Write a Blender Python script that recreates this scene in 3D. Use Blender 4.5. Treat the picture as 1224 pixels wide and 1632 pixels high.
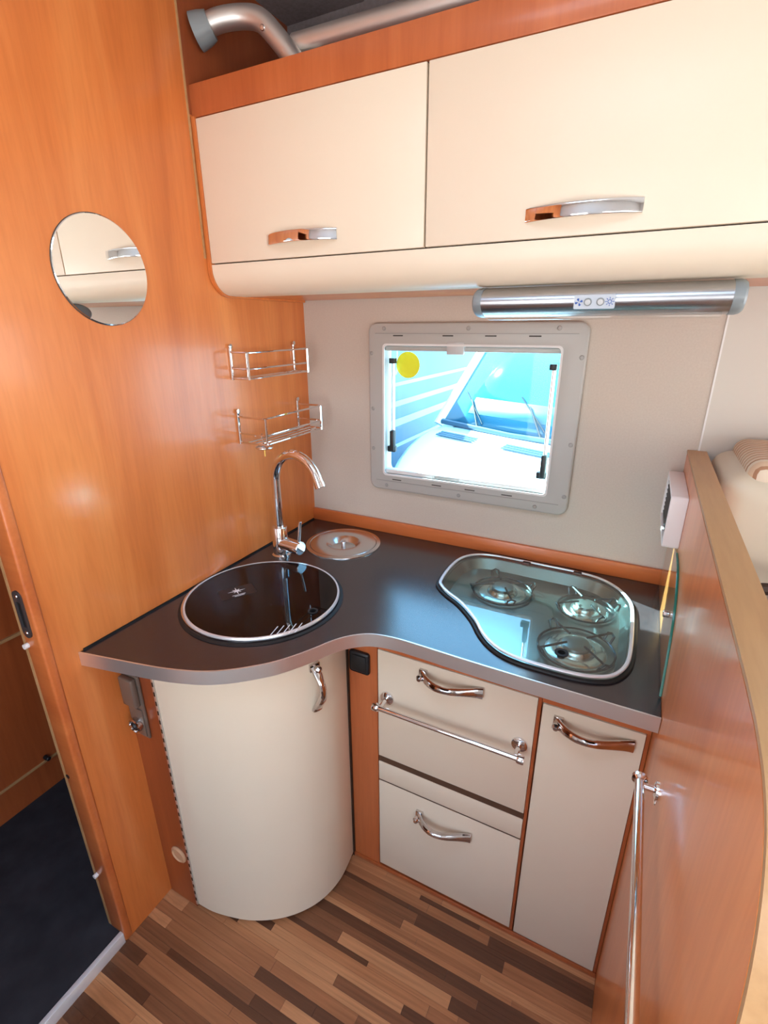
import bpy, bmesh, math, random
from mathutils import Vector, Matrix, Euler
random.seed(7)
PI = math.pi
for o in list(bpy.data.objects): bpy.data.objects.remove(o)
S = bpy.context.scene
C = S.collection

# ------------------------------------------------------------------ camera
cam_d = bpy.data.cameras.new('camera'); cam = bpy.data.objects.new('camera', cam_d); C.objects.link(cam)
cam_d.sensor_fit = 'VERTICAL'; cam_d.sensor_height = 24.0; cam_d.lens = 794.86 / 1632 * 24
cam_d.clip_start = 0.01
cam.location = (1.0325, -1.4514, 1.5794)
cam.rotation_euler = (math.radians(69.5326), math.radians(0.2796), math.radians(26.9376))
S.camera = cam

# ------------------------------------------------------------------ world, sun, daylight openings, exposure
SKY, SUN, EXPO = 1.0, 9.0, 2.90
w = bpy.data.worlds.new('sky'); S.world = w; w.use_nodes = True
nt = w.node_tree; bg = nt.nodes['Background']
tc = nt.nodes.new('ShaderNodeTexCoord'); sx = nt.nodes.new('ShaderNodeSeparateXYZ')
rp = nt.nodes.new('ShaderNodeValToRGB')
nt.links.new(tc.outputs['Generated'], sx.inputs[0]); nt.links.new(sx.outputs['Z'], rp.inputs[0])
rp.color_ramp.elements[0].position = 0.0; rp.color_ramp.elements[0].color = (0.97, 0.96, 0.97, 1)
rp.color_ramp.elements[1].position = 0.6; rp.color_ramp.elements[1].color = (0.46, 0.70, 1.0, 1)
nt.links.new(rp.outputs[0], bg.inputs[0]); bg.inputs[1].default_value = SKY
sd = bpy.data.lights.new('sun', 'SUN'); sun = bpy.data.objects.new('sun', sd); C.objects.link(sun)
sd.energy = SUN; sd.angle = math.radians(0.6); sd.color = (1.0, 0.95, 0.86)
sun.rotation_euler = Vector((1.0, -0.42, -0.85)).to_track_quat('-Z', 'Y').to_euler()
sun.location = (-4, 2, 5)
def portal(name, loc, direction, sx_, sy_):
    l = bpy.data.lights.new(name, 'AREA'); o = bpy.data.objects.new(name, l); C.objects.link(o)
    l.shape = 'RECTANGLE'; l.size = sx_; l.size_y = sy_; l.cycles.is_portal = True
    o.location = loc; o.rotation_euler = Vector(direction).to_track_quat('-Z', 'Z' if abs(direction[2]) < .5 else 'Y').to_euler()
S.view_settings.view_transform = 'Standard'; S.view_settings.look = 'None'
S.view_settings.gamma = 1.0; S.view_settings.use_curve_mapping = False
S.view_settings.exposure = EXPO

W = 1.156            # partition face
# ------------------------------------------------------------------ materials
MATS = {}
def principled(name, col, rough=.5, metal=0., spec=.5, coat=0., coat_r=.05):
    m = bpy.data.materials.new(name); m.use_nodes = True; b = m.node_tree.nodes['Principled BSDF']
    b.inputs['Base Color'].default_value = (*col, 1); b.inputs['Roughness'].default_value = rough
    b.inputs['Metallic'].default_value = metal; b.inputs['Specular IOR Level'].default_value = spec
    b.inputs['Coat Weight'].default_value = coat; b.inputs['Coat Roughness'].default_value = coat_r
    MATS[name] = m; return m
def N(m, t): return m.node_tree.nodes.new(t)
def L(m, a, b): m.node_tree.links.new(a, b)
def ramp(m, stops, fac, interp='LINEAR'):
    r = N(m, 'ShaderNodeValToRGB'); r.color_ramp.interpolation = interp
    e = r.color_ramp.elements
    while len(e) < len(stops): e.new(.5)
    for k, (p, c) in enumerate(stops): e[k].position = p; e[k].color = (*c, 1)
    L(m, fac, r.inputs[0]); return r
def wood(name, c0, c1, c2, rough=.3, axis='z', coat=.25, scale=1.0, spec=.5):
    m = principled(name, c1, rough, 0, spec, coat, .12)
    b = m.node_tree.nodes['Principled BSDF']
    t = N(m, 'ShaderNodeTexCoord'); mp = N(m, 'ShaderNodeMapping'); L(m, t.outputs['Object'], mp.inputs[0])
    s = {'z': (9, 9, .75), 'y': (9, .75, 9), 'x': (.75, 9, 9)}[axis]
    mp.inputs['Scale'].default_value = tuple(v * scale for v in s)
    n = N(m, 'ShaderNodeTexNoise'); n.inputs['Scale'].default_value = 1.0; n.inputs['Detail'].default_value = 5; n.inputs['Roughness'].default_value = .55
    n.inputs['Distortion'].default_value = .9
    L(m, mp.outputs[0], n.inputs[0])
    r = ramp(m, [(.30, c0), (.5, c1), (.72, c2)], n.outputs['Fac'])
    mp2 = N(m, 'ShaderNodeMapping'); L(m, t.outputs['Object'], mp2.inputs[0])
    mp2.inputs['Scale'].default_value = tuple(v * 14 * scale for v in s)
    n2 = N(m, 'ShaderNodeTexNoise'); n2.inputs['Scale'].default_value = 1.0; n2.inputs['Detail'].default_value = 3
    L(m, mp2.outputs[0], n2.inputs[0])
    r2 = ramp(m, [(.3, (.86, .82, .78)), (.6, (1.0, 1.0, 1.0))], n2.outputs['Fac'])
    mx = N(m, 'ShaderNodeMix'); mx.data_type = 'RGBA'; mx.blend_type = 'MULTIPLY'; mx.inputs[0].default_value = .5
    L(m, r.outputs[0], mx.inputs[6]); L(m, r2.outputs[0], mx.inputs[7]); L(m, mx.outputs[2], b.inputs['Base Color'])
    bp = N(m, 'ShaderNodeBump'); bp.inputs['Strength'].default_value = .03; bp.inputs['Distance'].default_value = .002
    L(m, n2.outputs['Fac'], bp.inputs['Height']); L(m, bp.outputs[0], b.inputs['Normal'])
    return m
def mottled(m, c0, c1, scale, bump=0., rv=0.):
    b = m.node_tree.nodes['Principled BSDF']
    t = N(m, 'ShaderNodeTexCoord'); n = N(m, 'ShaderNodeTexNoise'); n.inputs['Scale'].default_value = scale; n.inputs['Detail'].default_value = 5
    L(m, t.outputs['Object'], n.inputs[0]); r = ramp(m, [(.3, c0), (.7, c1)], n.outputs['Fac']); L(m, r.outputs[0], b.inputs['Base Color'])
    if bump:
        bp = N(m, 'ShaderNodeBump'); bp.inputs['Strength'].default_value = bump; bp.inputs['Distance'].default_value = .002
        L(m, n.outputs['Fac'], bp.inputs['Height']); L(m, bp.outputs[0], b.inputs['Normal'])
    return m
def thin_glass(name, tint, ior=1.5, rough=0.0):
    m = bpy.data.materials.new(name); m.use_nodes = True; nt = m.node_tree; nt.nodes.clear()
    out = N(m, 'ShaderNodeOutputMaterial'); tr = N(m, 'ShaderNodeBsdfTransparent'); tr.inputs[0].default_value = (*tint, 1)
    gl = N(m, 'ShaderNodeBsdfGlossy'); gl.inputs['Roughness'].default_value = rough; gl.inputs[0].default_value = (1, 1, 1, 1)
    fr = N(m, 'ShaderNodeFresnel'); fr.inputs[0].default_value = ior
    ge = N(m, 'ShaderNodeNewGeometry'); sb = N(m, 'ShaderNodeMath'); sb.operation = 'SUBTRACT'; sb.inputs[0].default_value = 1.0; L(m, ge.outputs['Backfacing'], sb.inputs[1])
    ml = N(m, 'ShaderNodeMath'); ml.operation = 'MULTIPLY'; L(m, fr.outputs[0], ml.inputs[0]); L(m, sb.outputs[0], ml.inputs[1])   # only the entry face of the sheet reflects
    mx = N(m, 'ShaderNodeMixShader'); L(m, ml.outputs[0], mx.inputs[0]); L(m, tr.outputs[0], mx.inputs[1]); L(m, gl.outputs[0], mx.inputs[2])
    L(m, mx.outputs[0], out.inputs[0]); MATS[name] = m; return m

wood('cherry', (.58, .152, .034), (.69, .198, .047), (.77, .255, .068), .32, 'z')
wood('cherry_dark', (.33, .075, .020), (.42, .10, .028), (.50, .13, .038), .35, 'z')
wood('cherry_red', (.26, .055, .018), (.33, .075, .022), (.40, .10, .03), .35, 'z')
wood('cherry_x', (.54, .13, .034), (.60, .16, .042), (.68, .20, .058), .35, 'x')
wood('cherry_fascia', (.46, .115, .034), (.53, .14, .042), (.60, .175, .055), .35, 'z')
wood('cherry_panel', (.62, .19, .055), (.74, .245, .072), (.83, .31, .10), .30, 'z', .3, .8)
wood('edge_oak', (.42, .23, .10), (.50, .28, .12), (.58, .34, .16), .4, 'y', .1)
cream = principled('cream', (.83, .70, .52), .38, 0, .4); mottled(cream, (.82, .685, .52), (.85, .725, .56), 2.0)
principled('cream_edge', (.86, .76, .6), .5)
principled('worktop', (.030, .022, .023), .23, 0, .95)
mottled(MATS['worktop'], (.026, .019, .020), (.036, .027, .028), 60)
def brushed(name, col, rough, scale):
    m = principled(name, col, rough, 1.0); b = m.node_tree.nodes['Principled BSDF']
    t = N(m, 'ShaderNodeTexCoord'); mp = N(m, 'ShaderNodeMapping'); mp.inputs['Scale'].default_value = scale
    n = N(m, 'ShaderNodeTexNoise'); n.inputs['Scale'].default_value = 1.0; L(m, t.outputs['Object'], mp.inputs[0]); L(m, mp.outputs[0], n.inputs[0])
    mr = N(m, 'ShaderNodeMapRange'); mr.inputs[3].default_value = max(.02, rough - .08); mr.inputs[4].default_value = rough + .1
    L(m, n.outputs['Fac'], mr.inputs[0]); L(m, mr.outputs[0], b.inputs['Roughness']); return m
principled('aluminium', (.86, .85, .84), .33, .88)
principled('aluminium_tube', (.74, .71, .67), .42, .9)
brushed('steel', (.72, .72, .72), .22, (200, 200, 20))
principled('steel_hob', (.33, .35, .35), .28, 1.0)
principled('support_wire', (.10, .10, .11), .25, .9)
principled('burner_dark', (.30, .29, .28), .35, .9)
principled('dark_metal', (.08, .08, .085), .35, .5)
principled('sill_metal', (.88, .88, .90), .4, .3)
principled('steel_white', (.85, .87, .9), .25, .5)
principled('chrome', (.80, .79, .80), .04, 1.0)
principled('chrome_dark', (.62, .57, .55), .09, 1.0)
principled('hood_metal', (.52, .53, .56), .27, 1.0)
principled('black_plastic', (.012, .012, .014), .42)
principled('black_rubber', (.008, .008, .008), .6)
principled('grey_plastic', (.24, .27, .28), .35)
principled('taupe_plastic', (.20, .15, .12), .22, .3)
principled('light_grey_plastic', (.55, .56, .56), .4)
principled('white_plastic', (.86, .82, .80), .35)
principled('frame_plastic', (.45, .44, .41), .38)
principled('frame_line', (.33, .32, .30), .4)
principled('dark_slot', (.06, .055, .05), .6)
principled('blind_white', (.78, .77, .75), .5)
m = principled('wall_paper', (.66, .585, .51), .6, 0, .3); mottled(m, (.57, .495, .42), (.61, .535, .455), 220, .12)
principled('ceiling_fabric', (.17, .15, .15), .9, 0, .1)
mottled(MATS['ceiling_fabric'], (.23, .20, .20), (.28, .25, .25), 120, .2)
principled('white_panel', (.78, .77, .74), .5)
principled('pale_panel', (.62, .58, .51), .5)
principled('mirror', (.93, .95, .94), .0, 1.0)
principled('dark_floor', (.018, .018, .024), .75); mottled(MATS['dark_floor'], (.012, .012, .017), (.03, .03, .038), 14, .1)
principled('dark_gap', (.035, .018, .010), .6)
principled('brown_gap', (.10, .045, .022), .6)
principled('beige_cap', (.62, .36, .20), .5)
principled('leather', (.60, .53, .40), .38)
thin_glass('window_acrylic', (.70, .92, 1.0), 1.30)
thin_glass('smoked_glass', (.30, .30, .33), 1.33)
thin_glass('green_glass', (.87, .96, .94), 1.75)
thin_glass('guard_glass', (.93, .98, .965), 1.45)
principled('glass_edge', (.01, .16, .12), .1)
thin_glass('clear_plastic', (.95, .96, .96), 1.45)
principled('yellow', (.85, .80, .02), .5)
principled('blue_print', (.02, .09, .38), .5)
principled('plate_grey', (.52, .57, .63), .4)
principled('white_print', (.8, .82, .85), .5)
principled('vehicle_white', (.82, .85, .88), .25, 0, .5, .4)
principled('vehicle_grey', (.035, .065, .095), .4)
principled('vehicle_stripe', (.26, .36, .42), .4)
principled('vehicle_blue', (.035, .10, .18), .4)
principled('windscreen', (.03, .14, .22), .08, 0, .6)
principled('dash', (.06, .17, .22), .6)
principled('asphalt', (.24, .25, .27), .85)
principled('gold', (.7, .45, .12), .25, 1.0)
m = principled('floor_base', (.16, .075, .042), .5)
# laminate strips: shade picked per strip
m = principled('laminate', (.4, .2, .1), .42, 0, .4); b = m.node_tree.nodes['Principled BSDF']
oi = N(m, 'ShaderNodeObjectInfo')
r = ramp(m, [(0, (.13, .050, .023)), (.22, (.24, .095, .042)), (.42, (.38, .155, .066)), (.62, (.47, .20, .085)), (.82, (.55, .255, .115))], oi.outputs['Random'], 'CONSTANT')
t = N(m, 'ShaderNodeTexCoord'); mp = N(m, 'ShaderNodeMapping'); mp.inputs['Scale'].default_value = (5, 3, 6)
ad = N(m, 'ShaderNodeVectorMath'); ad.operation = 'ADD'; L(m, t.outputs['Object'], ad.inputs[0]); L(m, oi.outputs['Location'], ad.inputs[1])
n = N(m, 'ShaderNodeTexNoise'); n.inputs['Scale'].default_value = 1; n.inputs['Detail'].default_value = 4; L(m, ad.outputs[0], mp.inputs[0]); L(m, mp.outputs[0], n.inputs[0])
r2 = ramp(m, [(.25, (.72, .68, .64)), (.7, (1.12, 1.1, 1.08))], n.outputs['Fac'])
mx = N(m, 'ShaderNodeMix'); mx.data_type = 'RGBA'; mx.blend_type = 'MULTIPLY'; mx.inputs[0].default_value = 1
L(m, r.outputs[0], mx.inputs[6]); L(m, r2.outputs[0], mx.inputs[7]); L(m, mx.outputs[2], b.inputs['Base Color'])
# striped seat fabric
m = principled('stripe_fabric', (.6, .5, .4), .8); b = m.node_tree.nodes['Principled BSDF']
t = N(m, 'ShaderNodeTexCoord'); sp = N(m, 'ShaderNodeSeparateXYZ'); L(m, t.outputs['Object'], sp.inputs[0])
mt = N(m, 'ShaderNodeMath'); mt.operation = 'MULTIPLY'; mt.inputs[1].default_value = 26; L(m, sp.outputs['Y'], mt.inputs[0])
fr = N(m, 'ShaderNodeMath'); fr.operation = 'FRACT'; L(m, mt.outputs[0], fr.inputs[0])
r = ramp(m, [(0, (.62, .45, .30)), (.25, (.66, .56, .42)), (.45, (.30, .15, .08)), (.55, (.66, .50, .34)), (.75, (.72, .62, .48)), (.9, (.38, .20, .11))], fr.outputs[0], 'CONSTANT')
L(m, r.outputs[0], b.inputs['Base Color'])

# ------------------------------------------------------------------ mesh helpers
def empty(name, loc, label, cat, group=None):
    o = bpy.data.objects.new(name, None); C.objects.link(o); o.location = loc; o.empty_display_size = .05
    o['label'] = label; o['category'] = cat
    if group: o['group'] = group
    return o
def root_loc(o):
    v = Vector((0, 0, 0))
    while o: v += o.location; o = o.parent
    return v
class MB:
    def __init__(self): self.bm = bmesh.new(); self.smooth = False
    def box(self, lo, hi, bevel=0., seg=2):
        r = bmesh.ops.create_cube(self.bm, size=1.0)
        vs = r['verts']; lo = Vector(lo); hi = Vector(hi)
        for v in vs: v.co = Vector([lo[i] + (v.co[i] + .5) * (hi[i] - lo[i]) for i in range(3)])
        if bevel:
            es = list({e for v in vs for e in v.link_edges})
            bmesh.ops.bevel(self.bm, geom=es, offset=bevel, segments=seg, affect='EDGES', profile=.5)
        return self
    def sweep(self, path, rad, ref=None, seg=10, closed=False, cap=True, pw=1.0):
        """tube along path; rad number, list of numbers or list of (a, b); a along ref side, b other"""
        P = [Vector(p) for p in path]; n = len(P)
        if not isinstance(rad, (list, tuple)): rad = [rad] * n
        rad = [(r, r) if not isinstance(r, (list, tuple)) else r for r in rad]
        rings = []; prev = None
        for i in range(n):
            if closed: t = (P[(i + 1) % n] - P[i - 1])
            else: t = P[min(i + 1, n - 1)] - P[max(i - 1, 0)]
            t.normalize()
            if ref is not None: u = Vector(ref)
            else: u = prev if prev is not None else (Vector((0, 0, 1)) if abs(t.z) < .9 else Vector((1, 0, 0)))
            u = u - t * u.dot(t)
            if u.length < 1e-6: u = t.orthogonal()
            u.normalize(); prev = u; v = t.cross(u)
            sg = lambda q: math.copysign(abs(q) ** pw, q)
            rings.append([self.bm.verts.new(P[i] + u * (rad[i][0] * sg(math.cos(a))) + v * (rad[i][1] * sg(math.sin(a)))) for a in [2 * PI * k / seg for k in range(seg)]])
        m = n if closed else n - 1
        for i in range(m):
            A, B = rings[i], rings[(i + 1) % n]
            for k in range(seg):
                f = self.bm.faces.new((A[k], A[(k + 1) % seg], B[(k + 1) % seg], B[k])); f.smooth = True
        if cap and not closed:
            self.bm.faces.new(rings[0][::-1]); self.bm.faces.new(rings[-1])
        return self
    def lathe(self, prof, c, axis=(0, 0, 1), seg=32, smooth=True):
        """prof list of (r, h) along axis from c"""
        ax = Vector(axis).normalized(); u = ax.orthogonal().normalized(); v = ax.cross(u); c = Vector(c); rings = []
        for r, h in prof:
            if r < 1e-6: rings.append([self.bm.verts.new(c + ax * h)])
            else: rings.append([self.bm.verts.new(c + ax * h + (u * math.cos(a) + v * math.sin(a)) * r) for a in [2 * PI * k / seg for k in range(seg)]])
        for A, B in zip(rings, rings[1:]):
            for k in range(seg):
                k2 = (k + 1) % seg
                q = [A[k % len(A)], A[k2 % len(A)], B[k2 % len(B)], B[k % len(B)]]
                q2 = []
                for x in q:
                    if x not in q2: q2.append(x)
                if len(q2) >= 3:
                    f = self.bm.faces.new(q2); f.smooth = smooth
        return self
    def cyl(self, a, b, r, seg=16, bev=0.):
        a = Vector(a); b = Vector(b); h = (b - a).length
        p = [(0, 0), (r - bev, 0), (r, bev), (r, h - bev), (r - bev, h), (0, h)] if bev else [(0, 0), (r, 0), (r, h), (0, h)]
        return self.lathe(p, a, b - a, seg, smooth=True)
    def prism(self, pts, vec, smooth_side=False):
        """polygon (3-D points) extruded by vec"""
        vec = Vector(vec); A = [self.bm.verts.new(Vector(p)) for p in pts]; B = [self.bm.verts.new(Vector(p) + vec) for p in pts]
        n = len(A)
        self.bm.faces.new(A[::-1]); self.bm.faces.new(B)
        for k in range(n):
            f = self.bm.faces.new((A[k], A[(k + 1) % n], B[(k + 1) % n], B[k])); f.smooth = smooth_side
        return self
    def wall(self, path, z0, z1, thick, closed=False):
        """upright sheet following an xy path, thick to its left side"""
        P = [Vector((p[0], p[1])) for p in path]; n = len(P); rows = []
        for i in range(n):
            t = (P[(i + 1) % n] - P[i - 1]) if closed else (P[min(i + 1, n - 1)] - P[max(i - 1, 0)])
            t.normalize(); nn = Vector((-t.y, t.x)); q = P[i] + nn * thick
            rows.append([self.bm.verts.new((P[i].x, P[i].y, z0)), self.bm.verts.new((P[i].x, P[i].y, z1)), self.bm.verts.new((q.x, q.y, z1)), self.bm.verts.new((q.x, q.y, z0))])
        for i in range(n if closed else n - 1):
            A, B = rows[i], rows[(i + 1) % n]
            for k in range(4):
                f = self.bm.faces.new((A[k], A[(k + 1) % 4], B[(k + 1) % 4], B[k])); f.smooth = k in (0, 2)
        if not closed: self.bm.faces.new(rows[0]); self.bm.faces.new(rows[-1][::-1])
        return self
    def plate(self, outer, holes, z0, z1, bevel=0., M=None, res=3):
        """flat outline with holes, between z0 and z1, optional matrix"""
        cu = bpy.data.curves.new('t', 'CURVE'); cu.dimensions = '2D'; cu.fill_mode = 'BOTH'
        for loop in [outer] + list(holes):
            s = cu.splines.new('POLY'); s.points.add(len(loop) - 1); s.use_cyclic_u = True
            for k, p in enumerate(loop): s.points[k].co = (p[0], p[1], 0, 1)
        cu.extrude = max(1e-5, (z1 - z0) / 2 - bevel); cu.bevel_depth = bevel; cu.bevel_resolution = res
        if bevel: cu.offset = -bevel
        o = bpy.data.objects.new('t', cu); C.objects.link(o)
        dg = bpy.context.evaluated_depsgraph_get(); me = bpy.data.meshes.new_from_object(o.evaluated_get(dg))
        me.transform(Matrix.Translation((0, 0, (z0 + z1) / 2)))
        if M: me.transform(M)
        for p in me.polygons: p.use_smooth = False
        self.bm.from_mesh(me); bpy.data.objects.remove(o); bpy.data.curves.remove(cu); bpy.data.meshes.remove(me)
        bmesh.ops.remove_doubles(self.bm, verts=self.bm.verts[:], dist=1e-5)
        return self
    def build(self, name, mat, parent=None, origin=None, auto=True):
        org = root_loc(parent) if parent else Vector(origin or (0, 0, 0))
        bmesh.ops.recalc_face_normals(self.bm, faces=self.bm.faces[:])
        if auto:
            for f in self.bm.faces: f.smooth = True
            for e in self.bm.edges:
                if len(e.link_faces) == 2 and e.calc_face_angle(0) > math.radians(32): e.smooth = False
        me = bpy.data.meshes.new(name); self.bm.to_mesh(me); self.bm.free()
        me.transform(Matrix.Translation(-org)); me.materials.append(MATS[mat])
        o = bpy.data.objects.new(name, me); C.objects.link(o)
        if parent: o.parent = parent
        else: o.location = org
        return o
def tag(o, label, cat, group=None):
    o['label'] = label; o['category'] = cat
    if group: o['group'] = group
    return o
def struct(o, label=None):
    o['kind'] = 'structure'
    if label: o['label'] = label
    return o
def box(name, lo, hi, mat, parent=None, bevel=0., seg=2, origin=None):
    return MB().box(lo, hi, bevel, seg).build(name, mat, parent, origin)
def spline(pts, n=6, closed=False):
    P = [Vector(p) for p in pts]; out = []; m = len(P)
    for i in range(m if closed else m - 1):
        if closed: a, b, c, d = P[i - 1], P[i], P[(i + 1) % m], P[(i + 2) % m]
        else: a, b, c, d = P[max(i - 1, 0)], P[i], P[i + 1], P[min(i + 2, m - 1)]
        for k in range(n):
            t = k / n
            out.append(.5 * ((2 * b) + (c - a) * t + (2 * a - 5 * b + 4 * c - d) * t * t + (3 * b - a - 3 * c + d) * t ** 3))
    if not closed: out.append(P[-1])
    return out
def inset(poly, d):
    """offset a ccw outline inwards by d"""
    n = len(poly); out = []
    for i in range(n):
        t = Vector(poly[(i + 1) % n][:2]) - Vector(poly[i - 1][:2]); t.normalize()
        out.append(Vector((poly[i][0] - t.y * d, poly[i][1] + t.x * d)))
    return out
def rrect(x0, y0, x1, y1, r, n=5):
    out = []
    for cx, cy, a0 in ((x1 - r, y1 - r, 0), (x0 + r, y1 - r, 90), (x0 + r, y0 + r, 180), (x1 - r, y0 + r, 270)):
        for k in range(n + 1):
            a = math.radians(a0 + 90 * k / n); out.append((cx + r * math.cos(a), cy + r * math.sin(a)))
    return out
def circle(cx, cy, r, n=64): return [(cx + r * math.cos(2 * PI * k / n), cy + r * math.sin(2 * PI * k / n)) for k in range(n)]
XZ = Matrix(((1, 0, 0, 0), (0, 0, 1, 0), (0, 1, 0, 0), (0, 0, 0, 1)))     # (u, v, d) -> x=u, z=v, y=d
YZ = Matrix(((0, 0, 1, 0), (1, 0, 0, 0), (0, 1, 0, 0), (0, 0, 0, 1)))     # (u, v, d) -> y=u, z=v, x=d

# ================================================================== SETTING
# floor with laminate strips running along x
CURV = [(.115, -.845), (.165, -.842), (.22, -.830), (.275, -.812), (.328, -.784), (.375, -.747), (.412, -.702), (.434, -.655), (.444, -.605), (.443, -.56), (.436, -.506)]
curv = [tuple(p) for p in spline([Vector((*p, 0)) for p in CURV], 5)]
fl = struct(box('floor', (-.02, -2.1, -.06), (3.3, .04, -.0015), 'floor_base'), 'dark brown floor under narrow laminate strips')
lens = [.18, .25, .32, .40, .50]; meshes = {}
for ln in lens:
    o = MB().box((.0004, .01, -.004), (ln - .0004, .99, 0), 0).build('strip', 'laminate'); meshes[ln] = o.data; bpy.data.objects.remove(o)
poly = [(0, -.84)] + [(p[0], p[1]) for p in curv] + [(0, -.5)]
def inside(x, y):
    c = False
    for i in range(len(poly)):
        a, b_ = poly[i], poly[i - 1]
        if (a[1] > y) != (b_[1] > y) and x < (b_[0] - a[0]) * (y - a[1]) / (b_[1] - a[1]) + a[0]: c = not c
    return c
y = -.504
while y > -1.42:
    wdt = random.choice((.013, .017, .021, .026, .030)); y -= wdt
    x = -.4 + random.random() * .4
    while x < W:
        ln = random.choice(lens); x1_ = min(x + ln, W); x0_ = max(x, 0.0)
        if x1_ > .01 and x1_ - x0_ > .01 and not (inside(max(x0_, .001), y) and inside(x1_, y)):
            ob = bpy.data.objects.new('plank', meshes[ln]); ob.parent = fl; C.objects.link(ob)
            ob.location = (x0_, y, 0); ob.scale = ((x1_ - x0_) / ln, wdt, 1)
        x += ln

# left wooden wall with door jamb
CEIL = 2.36
box_l = MB().box((-.035, -.985, 0), (0, .0, CEIL)).build('wall_left', 'cherry', None, (0, -.5, 0)); struct(box_l, 'tall cherry wood partition with vertical grain')
wl = box_l
MB().box((-.003, -.413, 1.74), (.0035, -.409, CEIL)).build('edge_strip', 'edge_oak', wl)
MB().box((-.003, -.4088, 2.04), (.0012, 0, CEIL)).build('upper_shade_panel', 'cherry_red', wl)  # added redder wood sheet; shade above the cabinet is put into its colour
jb = MB().box((-.055, -1.0, 0.0), (.003, -.978, CEIL), .006, 3).build('door_jamb', 'cherry_x', wl)
MB().box((-.062, -1.0, .03), (-.052, -.985, CEIL)).build('jamb_edge', 'edge_oak', wl)
def screw_on(parent, c, nrm, r=.004, mat='steel', name='screw'):
    return MB().lathe([(0, .0016), (r * .75, .0014), (r, 0), (r, -.001)], c, nrm, 12).build(name, mat, parent)
# strike plate on the jamb
st = empty('strike_plate', (-.03, -1.0, .985), 'black oval strike plate set in the wooden door jamb', 'strike plate')
MB().plate(rrect(-.043, .975, -.013, 1.085, .0149, 8), [rrect(-.036, 1.0, -.02, 1.06, .003)], 0, .003, 0, XZ @ Matrix.Translation((0, 0, -1.0035))).build('plate', 'dark_metal', st)
MB().box((-.037, -1.0012, .999), (-.019, -1.0, 1.061)).build('opening', 'black_rubber', st)
for z in (.987, 1.073): screw_on(st, (-.028, -1.0036, z), (0, -1, 0), .005)
for z, mt_, nm in ((.95, 'white_plastic', 'door_buffer'), (.24, 'white_plastic', 'door_buffer'), (.58, 'black_plastic', 'catch_hole')):
    o = MB().cyl((-.045, -.999, z), (-.045, -1.009 if mt_ != 'black_plastic' else -1.001, z), .006, 12, .0).build(nm, mt_, None, (-.045, -1.0, z))
    if nm == 'door_buffer': tag(o, 'small white round buffer on the door jamb %s' % ('just below the black strike plate' if z > .5 else 'near the floor'), 'door buffer', 'white jamb buffers')
    else: tag(o, 'small dark hole in the door jamb between the two buffers', 'hole')

# room behind the doorway
struct(box('floor_doorway', (-.66, -2.0, -.05), (-.012, -.2, .03), 'dark_floor'), 'dark charcoal floor of the side room')
sill = struct(MB().box((-.013, -1.9, -.01), (.001, -1.0, .036), .002, 2).build('trim_1', 'sill_metal'), 'bright aluminium threshold strip at the doorway')
cb = empty('side_cabinet', (-.65, -1.1, .03), 'reddish brown wooden cabinet seen through the doorway', 'cabinet')
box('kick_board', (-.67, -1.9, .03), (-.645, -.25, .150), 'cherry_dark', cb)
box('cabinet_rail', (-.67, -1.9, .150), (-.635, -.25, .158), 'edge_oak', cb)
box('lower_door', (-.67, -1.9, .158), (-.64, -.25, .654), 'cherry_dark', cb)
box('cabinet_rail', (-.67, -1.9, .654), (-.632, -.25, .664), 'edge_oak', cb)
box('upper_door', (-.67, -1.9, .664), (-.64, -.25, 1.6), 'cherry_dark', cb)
MB().cyl((-.64, -.80, .17), (-.615, -.80, .17), .008, 12, .002).build('door_knob', 'black_plastic', cb)
MB().box((-.64, -.86, .90), (-.62, -.78, .925), .004).build('latch', 'chrome', cb)
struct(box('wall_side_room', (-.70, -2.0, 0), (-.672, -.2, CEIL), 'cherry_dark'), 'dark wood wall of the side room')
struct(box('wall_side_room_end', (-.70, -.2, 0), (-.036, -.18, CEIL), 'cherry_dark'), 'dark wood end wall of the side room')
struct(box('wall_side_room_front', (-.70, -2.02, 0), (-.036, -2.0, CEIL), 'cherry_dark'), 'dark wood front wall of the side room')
struct(box('door_header', (-.05, -2.0, 1.95), (0, -1.0, CEIL), 'cherry'), 'cherry wood panel over the doorway')
bpy.data.objects['door_header'].name = 'trim_2'
struct(box('wall_left_front', (-.05, -2.0, 0), (0, -1.62, 1.95), 'cherry'), 'cherry wood wall beyond the doorway')

# back (window) wall with openings
WX0, WX1, WZ0, WZ1 = .300, .832, 1.110, 1.530
hole1 = rrect(WX0, WZ0, WX1, WZ1, .03)
hole2 = rrect(1.62, 1.08, 2.75, 1.62, .04)
wb = MB().plate([(-.7, -.1), (3.3, -.1), (3.3, 2.4), (-.7, 2.4)], [hole1, hole2], 0, .03, 0, XZ).build('wall_back', 'wall_paper'); struct(wb, 'beige textured wall panel around the kitchen window')
MB().box((.0, -.004, 2.11), (3.2, .001, CEIL)).build('upper_lining', 'ceiling_fabric', wb)
MB().box((1.178, -.003, .9), (1.182, .001, 2.2)).build('joint_strip', 'white_panel', wb)
MB().box((1.182, -.0015, .0), (1.60, .001, 2.3)).build('side_panel', 'pale_panel', wb)
struct(MB().box((0, -.012, .9), (W, 0, .945), .002).build('trim_3', 'cherry_x'), 'cherry wood upstand strip along the back of the worktop')
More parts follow.
